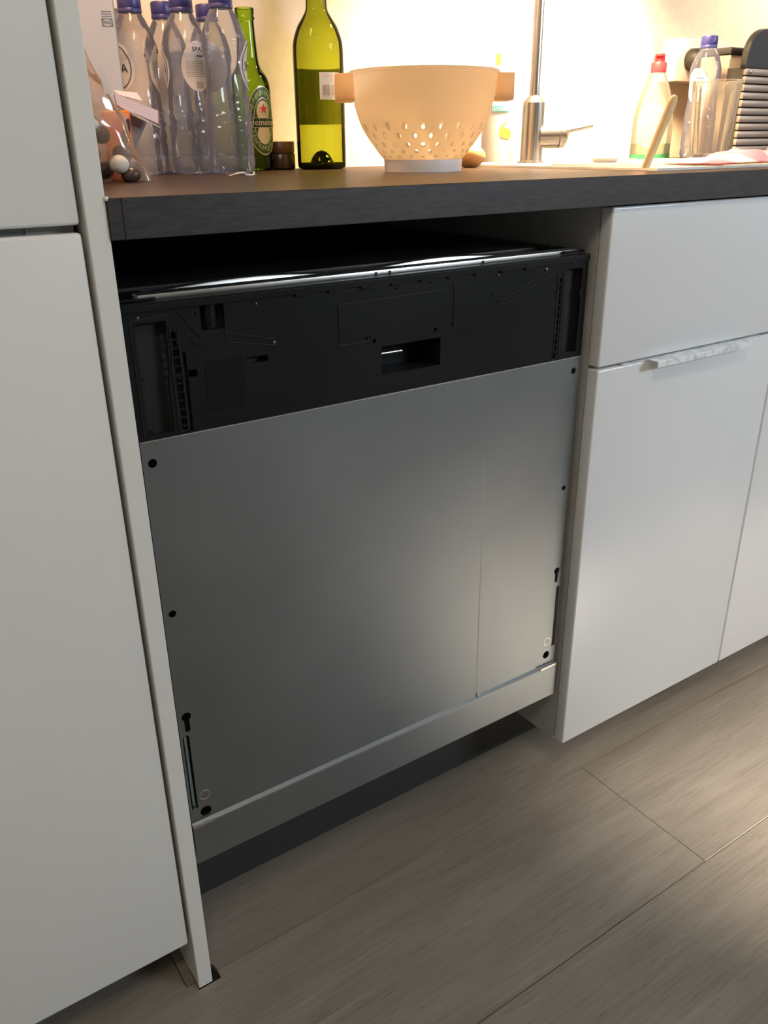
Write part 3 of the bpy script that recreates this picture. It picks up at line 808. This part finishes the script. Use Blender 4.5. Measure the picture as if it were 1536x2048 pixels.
# ------------------------------------------------------------------ sink and tap
sk = empty('sink', (.40, .30, ZT)); tag(sk, 'stainless steel inset sink with flat drainer behind the worktop edge', 'sink')
bm = bmesh.new(); z1 = .0032
def fr(bm, a, b, za, zb):
    """ring between rectangles a (outer) and b (inner)"""
    A = [bm.verts.new((p[0]-.40, p[1]-.30, za)) for p in ((a[0], a[2]), (a[1], a[2]), (a[1], a[3]), (a[0], a[3]))]
    B = [bm.verts.new((p[0]-.40, p[1]-.30, zb)) for p in ((b[0], b[2]), (b[1], b[2]), (b[1], b[3]), (b[0], b[3]))]
    for i in range(4): bm.faces.new((A[i], A[(i+1) % 4], B[(i+1) % 4], B[i]))
outer = (.147, .690, .060, .545)
fr(bm, outer, (.1485, .6885, .0615, .5435), .0003, z1); fr(bm, (.1485, .6885, .0615, .5435), (.156, .681, .069, .536), z1, z1)
fr(bm, (.156, .681, .069, .536), (.158, .679, .071, .534), z1, .0012)
# deck around bowl
bw = (.180, .330, .105, .440)
for r4 in ((.158, .180, .071, .534), (.330, .679, .071, .534), (.180, .330, .071, .105), (.180, .330, .440, .534)):
    vs = [bm.verts.new((p[0]-.40, p[1]-.30, .0012)) for p in ((r4[0], r4[2]), (r4[1], r4[2]), (r4[1], r4[3]), (r4[0], r4[3]))]; bm.faces.new(vs)
bmesh.ops.remove_doubles(bm, verts=bm.verts, dist=1e-5)
obj('rim', bm, 'steel_bright', sk)
bm = bmesh.new(); fr(bm, bw, (.188, .322, .113, .432), .0012, -.010); fr(bm, (.188, .322, .113, .432), (.195, .315, .120, .425), -.010, -.026)
vs = [bm.verts.new((p[0]-.40, p[1]-.30, -.026)) for p in ((.195, .120), (.315, .120), (.315, .425), (.195, .425))]; bm.faces.new(vs); obj('bowl', bm, 'steel', sk)
for i in range(7): obj('drainer_rib', bx(.36-.4+.03*i, .364-.4+.03*i, -.20, .12, .0012, .0024, bev=.0005), 'steel_bright', sk)

fx, fy = .3350, .4990
tap = empty('kitchen_tap', (fx, fy, ZT+.0012)); tag(tap, 'satin metal mixer tap with side lever behind the sink', 'tap')
obj('base', lathe(bmesh.new(), [(.0245, 0), (.0245, .003), (.0200, .0045)], 40), 'chrome', tap, 40)
obj('tap_body', lathe(bmesh.new(), [(.0198, .003), (.0198, .099), (.0185, .101), (.0095, .110), (.0095, .121)], 48), 'chrome', tap, 30)
bm = bmesh.new(); pts = [(0, 0, .118), (0, 0, .30), (0, 0, .36)]+[(0, -.07+.07*math.cos(a), .36+.07*math.sin(a)) for a in [PI*k/12 for k in range(1, 13)]]+[(0, -.14, .33)]
tube(bm, pts, .0090, 20); obj('spout', bm, 'chrome', tap, 60)
hd = Vector((math.cos(yaw), -math.sin(yaw), 0)); bm = bmesh.new()
tube(bm, [hd*.012+Vector((0, 0, .044)), hd*.046+Vector((0, 0, .044))], [.0200, .0200], 28); obj('valve_housing', bm, 'chrome', tap, 40)
bm = bmesh.new(); tube(bm, [hd*.0460+Vector((0, 0, .044)), hd*.0475+Vector((0, 0, .044))], .0185, 28); obj('collar', bm, 'ink', tap, 40)
bm = bmesh.new(); tube(bm, [hd*.0475+Vector((0, 0, .044)), hd*.058+Vector((0, 0, .044)), hd*.063+Vector((0, 0, .043))], [.0200, .0196, .013], 28); obj('lever_cap', bm, 'chrome', tap, 40)
bm = bmesh.new(); tube(bm, [hd*.052+Vector((0, -.010, .052)), hd*.095+Vector((0, -.018, .061))], .0040, 12); obj('lever', bm, 'chrome', tap, 40)

# ------------------------------------------------------------------ detergent bottle behind the tap
dx_, dy_ = .3060, .5580
det = empty('detergent_bottle', (dx_, dy_, ZT), face_cam(dx_, dy_)); tag(det, 'white detergent bottle with pale cap and green fruit label', 'bottle')
DP = [(.026, 0), (.030, .002), (.031, .010), (.031, .085), (.028, .100), (.020, .116), (.014, .121)]; dp = smooth_prof(DP, 4); dr = interp(dp)
sc = lambda a, r, z: (r*(1.0-.12*abs(math.cos(a))), z)
obj('bottle_body', lathe(bmesh.new(), dp, 40), 'whiteplastic', det, 50)
obj('cap', lathe(bmesh.new(), [(.0225, .121), (.0225, .157), (.0205, .161), (.004, .161)], 36), 'pinkplastic', det, 40)
obj('spout', lathe(bmesh.new(), [(.0060, .161), (.0050, .180), (.002, .182)], 20, loc=(0, -.004, 0)), 'lemon', det, 40)
lb = obj('brand_panel', patch(dr, .0925, math.radians(4), rct(-.0170, .0150, -.0070, .0052), lift=.0006), 'teal', det, 60)
link('lettering', on_cyl(text_mesh('timolie', .0105), dr, .0905, math.radians(3), .0014), 'label', lb)
obj('red_arch', patch(dr, .1000, math.radians(6), lambda t: (.0095*t, -.0125*math.sqrt(1-t*t*.98), .0125*math.sqrt(1-t*t*.98)), lift=.0006), 'pinkred', det, 60)
lm = obj('fruit_print', patch(dr, .0520, math.radians(18), ell(.009, .0085), lift=.0006), 'lemon', det, 60)
obj('fruit_print', patch(dr, .0500, math.radians(33), ell(.006, .0085), lift=.0008), 'lemon', det, 60)
obj('leaf_print', patch(dr, .0640, math.radians(14), lambda t: (.010*t-.005, -.008+.010*t, -.004+.012*t), lift=.0006), 'lightgreen', det, 60)

# round things near the sink
tag(obj('onion', lathe(bmesh.new(), smooth_prof([(.001, 0), (.012, .001), (.022, .010), (.024, .018), (.019, .027), (.008, .031), (.002, .034)], 4), 32, loc=(.1150, .4060, ZT)), 'onion', None, 60),
    'round orange-brown onion on the worktop behind the colander foot', 'onion')
tag(obj('scouring_sponge', lathe(bmesh.new(), smooth_prof([(.018, 0), (.022, .003), (.022, .009), (.017, .015), (.008, .018), (.001, .0185)], 4), 32, loc=(.4000, .3800, ZT+.0024)), 'whiteplastic', None, 60),
    'small white domed sponge on the drainer right of the tap', 'sponge')

# ------------------------------------------------------------------ dish soap
sx, sy = .6700, .5150
sx, sy = .7280, .5560
sx, sy = .6600, .5060
soap = empty('dish_soap_bottle', (sx+.045, sy+.03, ZT), face_cam(sx, sy)); tag(soap, 'clear dish soap bottle with red flip cap and oval label', 'bottle')
SP = [(.036, 0), (.0395, .002), (.0400, .008), (.0400, .03), (.0400, .060), (.0385, .080), (.0345, .105), (.0250, .135), (.0160, .156), (.0140, .163)]; sp_ = smooth_prof(SP, 5); sr = interp(sp_)
obj('bottle_body', lathe(bmesh.new(), sp_, 48, close=(True, False)), 'soapfilm', soap, 50)
obj('soap_liquid', lathe(bmesh.new(), [(.0385, .0012), (.0388, .030), (.0386, .0305)], 40), 'soap', soap, 50)
obj('green_band', lathe(bmesh.new(), [(.0405, .0006), (.0405, .0100)], 48, close=(False, False)), 'soapbase', soap, 50)
o = obj('label', patch(sr, .063, -math.radians(6), ell(.0285, .0420), lift=.0008), mat('peach_label', (.34, .25, .19), .5), soap, 60)
bm = bmesh.new()
for i in range(13):
    z0 = .055+.0036*i; t_ = (.063-z0)/.042; hw = .0235*math.sqrt(max(.05, 1-t_*t_))
    q = patch(sr, z0, -math.radians(6), rct(-hw, hw, 0, .0006), n=1, lift=.0014); me = bpy.data.meshes.new('t'); q.to_mesh(me); q.free(); bm.from_mesh(me)
obj('small_print', bm, 'pinkink', o)
bm = bmesh.new()
for i in range(11):
    x0 = -.0150+.0015*i; q = patch(sr, .040, -math.radians(6), rct(x0, x0+.0006+.0003*(i % 2), -.007, .008), n=2, lift=.0014); me = bpy.data.meshes.new('t'); q.to_mesh(me); q.free(); bm.from_mesh(me)
obj('barcode', bm, 'inkbeige', o)
bm = bmesh.new(); lathe(bm, [(.0148, .161), (.0152, .163), (.0152, .177), (.0142, .179), (.0105, .180), (.0100, .192), (.008, .195), (.003, .195)], 32); box(bm, -.006, .015, -.008, .008, .1885, .1955, bev=.002)
obj('flip_cap', bm, 'red', soap, 40)

# ------------------------------------------------------------------ faceted tumbler
gx, gy = .5837, .3048
gl = empty('ribbed_tumbler', (gx, gy, ZT+.0024)); tag(gl, 'tall faceted drinking glass standing on the drainer', 'glass')
gf = lambda a, r, z: (r*(1-.060*abs(math.sin(6*a))*(1 if z < .108 else max(0, (.122-z)/.014))), z)
obj('glass_wall', lathe(bmesh.new(), [(.0290, .0), (.0315, .002), (.0325, .012), (.0400, .108), (.0412, .116), (.0418, .1275), (.0405, .1285), (.0395, .1275), (.0380, .108), (.0300, .012), (.0010, .010)], 96, gf, close=(True, False)), 'tumbler', gl, 25)

# ------------------------------------------------------------------ wooden brush handle, cloth, stopper, cork
bm = bmesh.new(); A = Vector((.2310, .1520, .9110)); B = Vector((.2630, .1375, 1.0090)); dd = (B-A).normalized()
pp = [A-dd*.026, A, A+dd*.05, B-dd*.012, B-dd*.004, B]; tube(bm, pp, [.0056, .0058, .0062, .0066, .0058, .0026], 16)
tag(obj('wooden_handle', bm, 'wood', None, 60), 'pale wooden brush handle sticking up out of the sink', 'brush')
bm = bmesh.new(); nx, ny = 48, 16; vv = []
for j in range(ny+1):
    row = []
    for i in range(nx+1):
        u, v = i/nx, j/ny; e = min(1, 6*min(u, 1-u))*min(1, 4*min(v, 1-v))
        X = .345+.235*u+.010*math.sin(9*v); Yy = .110+.105*v+.02*math.sin(3*u)
        n_ = noise.noise(Vector((X*38, Yy*30, 3)))*.5+.5; hgt = (.003+.017*n_*(.35+.9*math.exp(-((u-.68)/.22)**2)))*max(.08, e)
        row.append(bm.verts.new((X, Yy, ZT+.0030+hgt)))
    vv.append(row)
for j in range(ny):
    for i in range(nx): bm.faces.new((vv[j][i], vv[j][i+1], vv[j+1][i+1], vv[j+1][i]))
o = obj('dish_cloth', bm, 'cloth', None, 80); mo = o.modifiers.new('s', 'SOLIDIFY'); mo.thickness = .0012; mo.offset = 1
tag(o, 'crumpled white and pink dish cloth on the drainer in front of the tumbler', 'cloth')
st = empty('bottle_stopper', (.6050, .2000, ZT+.0040)); tag(st, 'dark cork bottle stopper with thin wire loops on the sink edge', 'stopper')
mt = Matrix.Rotation(math.radians(-28), 4, Vector((math.sin(yaw), math.cos(yaw), 0)))
bm = bmesh.new(); lathe(bm, [(.0085, 0), (.0092, .002), (.0082, .016), (.0062, .021), (.003, .0225)], 24); bmesh.ops.transform(bm, matrix=Matrix.Translation((0, 0, .0035)) @ Matrix.Rotation(math.radians(22), 4, Vector((math.sin(yaw), math.cos(yaw), 0))), verts=bm.verts)
obj('cork_body', bm, 'cork', st, 50)
bm = bmesh.new()
for a_, b_ in (((.008, 0, .024), (.034, -.016, .058)), ((.012, .002, .022), (.045, -.022, .054))):
    tube(bm, spline([a_, ((a_[0]+b_[0])/2-.003, (a_[1]+b_[1])/2, (a_[2]+b_[2])/2+.004), b_, (b_[0]+.004, b_[1], b_[2]+.003), (b_[0]+.006, b_[1]-.002, b_[2]-.004)], 4), .0006, 6)
obj('wire_loop', bm, 'wire', st, 60)
bm = bmesh.new(); tube(bm, [(.6700, .2350, ZT+.0150), (.6730, .2330, ZT+.0150), (.7300, .1950, ZT+.0150)], [.0075, .0095, .0095], 20)
tag(obj('rolling_handle', bm, 'wood', None, 50), 'pale rounded wooden handle end lying at the right picture edge', 'handle')
obj('handle_rest', bx(.690, .725, .195, .235, ZT+.0001, ZT+.0058), 'wood', bpy.data.objects['rolling_handle'])
# thin flat wooden board lying over the back of the sink
bm = bmesh.new(); pts = spline([(-.3010, .3560, ZT+.0012), (-.2980, .3480, ZT+.0012), (-.2900, .3470, ZT+.0012), (-.2850, .3545, ZT+.0012), (-.2740, .3600, ZT+.0012), (-.2700, .3690, ZT+.0012)], 5)
pts = [Vector((-.308+(p.x+.2855)*1.35, .352+(p.y-.355)*1.2, ZT+.0012+.0035*(.5-.5*math.cos(9*i/len(pts))))) for i, p in enumerate(pts)]
tube(bm, pts, .0011, 8); tag(obj('twist_tie', bm, 'twist', None, 60), 'small bent white twist tie in front of the water bottles', 'tie')

# ------------------------------------------------------------------ contact grill
gr = empty('contact_grill', (.97, .50, ZT)); tag(gr, 'ribbed metal contact grill with rounded black top at right edge', 'grill')
GL = .8060; ang = 0
P = lambda name, bm, m, sm=None: (bmesh.ops.translate(bm, verts=bm.verts, vec=-Vector(gr.location)), obj(name, bm, m, gr, sm))[1]
P('grill_body', bx(GL+.006, 1.15, .450, .520, ZT+.008, 1.1050, bev=.003), 'grill_side', 40)
P('black_lid', bx(GL+.004, 1.15, .448, .522, 1.1052, 1.1180, bev=.003), 'grill_black', 40)
bm = bmesh.new(); prf = []
R_ = .050; ztop = ZT+.232
lp = [(GL, ZT+.166)]+[(GL+R_-R_*math.cos(a), ztop-R_*1.0+R_*1.0*math.sin(a)) for a in [PI/2*k/10 for k in range(11)]]+[(1.16, ztop+.004), (1.16, ZT+.166)]
P('rounded_cover', (lambda b: b)(bmesh.new()), 'grill_black') if False else None
pl = plate('rounded_cover', [lp], 'grill_black', gr, .4060, .014, .002); pl.location = -Vector(gr.location)
P('front_plate', bx(GL, 1.16, .4120, .4480, ZT+.012, ZT+.1655), 'groove')
for k in range(11):
    z0 = ZT+.1655-.0140*(k+1)
    P('rib', bx(GL, 1.16, .4050, .4130, z0, z0+.0122, bev=.0020), 'grill_metal', 40)
P('rivet', (lambda b: (lathe(b, [(.0045, 0), (.0045, .0015), (.002, .003)], 18), bmesh.ops.transform(b, matrix=Matrix.Translation((GL+.012, .4050, ZT+.1580)) @ Matrix.Rotation(PI/2, 4, 'X'), verts=b.verts), b)[2])(bmesh.new()), 'chrome', 40)
P('grill_foot', bx(GL+.01, 1.15, .4100, .515, ZT+.0001, ZT+.0118), 'grill_black')

# ------------------------------------------------------------------ wall sockets
def socket(x0, x1, z0, z1, label, plugs, seam=None):
    t = empty('wall_socket', ((x0+x1)/2, RY1, z0)); tag(t, label, 'socket')
    part('housing', bx(x0, x1, RY1-.045, RY1-.0003, z0, z1, bev=.003), 'socket', t, 40)
    for k in range(plugs[2]):
        px_, pz_ = plugs[0]+.075*k, plugs[1]
        bm = bmesh.new(); lathe(bm, [(.0205, 0), (.0205, .001)], 32)
        bmesh.ops.transform(bm, matrix=Matrix.Translation((px_, RY1-.0452, pz_)) @ Matrix.Rotation(PI/2, 4, 'X'), verts=bm.verts); part('socket_ring', bm, 'socket', t, 40)
        yield t, px_, pz_


for t, a, b in socket(.8050, .9700, 1.0640, 1.1450, 'cream surface-mounted wall socket box behind the water bottle', (.846, 1.105, 1)):
    bm = bmesh.new(); lathe(bm, [(.019, 0), (.0215, .004), (.0205, .020), (.012, .034), (.004, .036)], 28)
    bmesh.ops.transform(bm, matrix=Matrix.Translation((a, RY1-.0465, b)) @ Matrix.Rotation(PI/2, 4, 'X'), verts=bm.verts)
    tag(obj('power_plug', bm, 'plug', None, 50), 'round black plug pushed into the wall socket near the grill', 'plug')
for t, a, b in socket(-.47, -.362, 1.122, 1.205, 'cream wall socket box behind the white carton at top left', (-.405, 1.150, 1)):
    bm = bmesh.new(); lathe(bm, [(.0185, 0), (.0185, .0012)], 28)
    bmesh.ops.transform(bm, matrix=Matrix.Translation((a, RY1-.0463, b)) @ Matrix.Rotation(PI/2, 4, 'X'), verts=bm.verts); bmesh.ops.translate(bm, verts=bm.verts, vec=-Vector(t.location)); obj('socket_well', bm, 'inkbeige', t, 50)

# ------------------------------------------------------------------ white carton, papers, orange wrap, bag of sweets
ct = empty('white_carton', (-.4890, .4640, ZT), math.radians(-14)); tag(ct, 'open white carton with printed logo behind the bag of sweets', 'carton')
W2, D2, H2 = .065, .050, .1960
bm = bmesh.new(); T = .0015
box(bm, -W2, W2, -D2, -D2+T, 0, H2); box(bm, -W2, W2, D2-T, D2, 0, H2+.004); box(bm, -W2, -W2+T, -D2, D2, 0, H2); box(bm, W2-T, W2, -D2, D2, 0, H2); box(bm, -W2, W2, -D2, D2, 0, T)
obj('carton_body', bm, 'cardboard', ct)
obj('carton_lining', bx(-W2+T, W2-T, D2-T-.0006, D2-T, .01, H2+.0035), 'cardboard_in', ct)
me = text_mesh('IKEA', .0050); me.transform(Matrix.Translation((W2-.010, -D2-.0004, H2-.0250)) @ Matrix.Rotation(PI/2, 4, 'X'))
lg = plate('logo', [rect(W2-.0160, W2-.0035, H2-.0292, H2-.0208), [(W2-.0098+.0058*math.cos(a), H2-.0250+.0037*math.sin(a)) for a in [2*PI*k/24 for k in range(24)]]], 'inkgrey', ct, -D2-.0003, .0003)
link('logo_lettering', me, 'inkgrey', lg)
for k in range(3): obj('print_line', bx(W2-.0155, W2-.0040, -D2-.0003, -D2, H2-.0190+.0024*k, H2-.0182+.0024*k), 'inkgrey', ct)

pp_ = empty('folded_papers', (-.4420, .3760, ZT)); tag(pp_, 'small stack of folded pale lilac paper leaning behind the bag', 'paper')
def sheet(name, pts, m, th=.0006):
    bm = bmesh.new(); vs = [bm.verts.new(Vector(p)-Vector(pp_.location)) for p in pts]; f = bm.faces.new(vs); bm.normal_update(); nrm = f.normal.copy()
    r = bmesh.ops.extrude_face_region(bm, geom=[f])
    for v in r['geom']:
        if isinstance(v, bmesh.types.BMVert): v.co += nrm*th
    return obj(name, bm, m, pp_)
sheet('paper_block', [(-.4620, .3650, 1.0080), (-.4120, .3630, .9905), (-.4160, .3560, .9760), (-.4400, .3560, .9860), (-.4620, .3600, .9960)], 'lilac', .004)
sheet('paper_flap', [(-.4620, .3700, 1.0120), (-.4330, .3700, 1.0100), (-.4290, .3660, 1.0010), (-.4560, .3680, 1.0070)], 'cardboard', .001)
sheet('paper_sheet', [(-.4600, .3560, .9950), (-.4150, .3540, .9720), (-.4155, .3545, .9712), (-.4600, .3565, .9935)], 'cardboard', .001)
sheet('paper_back', [(-.4620, .3780, .9960), (-.4220, .3780, .9780), (-.4440, .3780, .9420), (-.4500, .3780, .9142), (-.4640, .3780, .9142)], 'inkgrey', .001)
ow = empty('orange_packet', (-.4620, .3560, ZT)); tag(ow, 'bright orange printed packet standing behind the bag of sweets', 'packet')
bm = bmesh.new(); box(bm, -.4820, -.4505, .3500, .3640, ZT+.0002, .9900, bev=.003); bmesh.ops.translate(bm, verts=bm.verts, vec=-Vector(ow.location)); obj('packet_body', bm, 'orange', ow, 50)
bm = bmesh.new(); lathe(bm, [(.0085, 0), (.0085, .0004)], 24); bmesh.ops.transform(bm, matrix=Matrix.Translation((-.4590, .3499, .9660)) @ Matrix.Rotation(math.radians(18), 4, 'Y') @ Matrix.Diagonal((.55, 1, 1.9, 1)) @ Matrix.Rotation(PI/2, 4, 'X'), verts=bm.verts); bmesh.ops.translate(bm, verts=bm.verts, vec=-Vector(ow.location)); obj('dark_print', bm, 'choc', ow)

# the bag: a leaning pillow of film, wide at its foot
BG = Vector((-.5060, .3150, ZT))
bag = empty('sweet_bag', BG, face_cam(BG.x, BG.y)+PI/2); tag(bag, 'clear plastic bag of brown and white sweets beside the tall panel', 'bag')
bm = bmesh.new(); NU, NV = 40, 40; rows_ = []
for j in range(NV+1):
    v = j/NV; z = .001+.180*v; hw = .052*(1-v)**.7+.012; dp_ = .030*(math.sin(PI*min(1, (v*.86+.10)))**.8)*(1-v*.75)
    cxs = -.0080-.030*v; row = []
    for i in range(NU):
        a = 2*PI*i/NU; n_ = noise.noise(Vector((math.cos(a)*2.2, math.sin(a)*2.2, v*7)))
        n2 = abs(noise.noise(Vector((math.cos(a)*5, math.sin(a)*5, v*3+9))))
        row.append(bm.verts.new((cxs+(hw+.0045*n_)*math.cos(a), (dp_+.005*n_-.004*n2)*math.sin(a), z+.004*n_*v)))
    rows_.append(row)
for a, b in zip(rows_, rows_[1:]):
    for i in range(NU): bm.faces.new((a[i], a[(i+1) % NU], b[(i+1) % NU], b[i]))
bm.faces.new(rows_[0][::-1])
fb = obj('bag_film', bm, 'bagfilm', bag, 70)
bm = bmesh.new()
me = [(.0180, .118), (.0240, .118), (.0290, .090), (.0220, .090)]
vs = [bm.verts.new((x-.006, -.012-.004*(k > 1), z)) for k, (x, z) in enumerate(me)]; bm.faces.new(vs); obj("bag_sticker", bm, "label", bag)
# sweets inside: each a thing of its own
def pebble(r, seed, sq=.8):
    bm = bmesh.new(); bmesh.ops.create_icosphere(bm, subdivisions=3, radius=r)
    for v in bm.verts:
        n_ = noise.noise(v.co*60+Vector((seed, 0, 0))); v.co = v.co*(1+.12*n_); v.co.z *= sq
    return bm
protos = [obj('sweet', pebble(.0115, 1), 'choc', None, 80), obj('sweet', pebble(.0110, 5, .75), 'taupe', None, 80), obj('sweet', pebble(.0105, 9, .92), 'marsh', None, 80)]
lay = [  # local (right, towards the camera, height, kind)
 (-.034, .000, .012, 0), (-.010, -.002, .012, 0), (.008, -.004, .012, 0), (.036, -.012, .0080, 0), (-.004, -.018, .034, 1), (.004, -.012, .088, 0), (.012, -.004, .104, 1), (.040, .006, .011, 1), (-.022, -.010, .030, 1), (.027, -.017, .019, 2), (.002, .006, .031, 0),
 (-.002, -.014, .050, 1), (.020, .004, .050, 0), (-.030, -.004, .050, 0), (-.014, -.016, .068, 0), (.008, -.003, .070, 1), (-.034, .004, .076, 1), (.0155, -.012, .060, 2), (-.012, .012, .076, 0), (.036, .006, .029, 1), (-.044, -.010, .032, 1), (-.030, -.004, .096, 0)]
names_ = [('glossy dark brown sweet', 'dark brown sweets in the clear bag'), ('taupe grey sweet', 'taupe sweets in the clear bag')]
Rb = Matrix.Rotation(bag.rotation_euler.z, 4, 'Z')
used = [False]*3; wn_ = 0
for i, (lx, ly, lz, k) in enumerate(lay):
    o = protos[k] if not used[k] else protos[k].copy()
    if used[k]: C.objects.link(o)
    used[k] = True
    o.location = BG+Rb @ Vector((lx-.30*lz, ly, lz)); o.rotation_euler = (random.random()*.8, random.random()*.8, random.random()*6)
    if k == 2:
        tag(o, ['round white sweet low in the clear bag, near its bottom right corner', 'round white sweet higher in the clear bag, against the tall panel'][wn_], 'sweet'); wn_ += 1
    else:
        lv = 'at the bottom of' if lz < .026 else 'low down in' if lz < .045 else 'halfway up' if lz < .065 else 'high up in'
        tag(o, names_[k][0]+' '+lv+' the clear plastic bag', 'sweet', names_[k][0]+'s '+lv+' the bag')
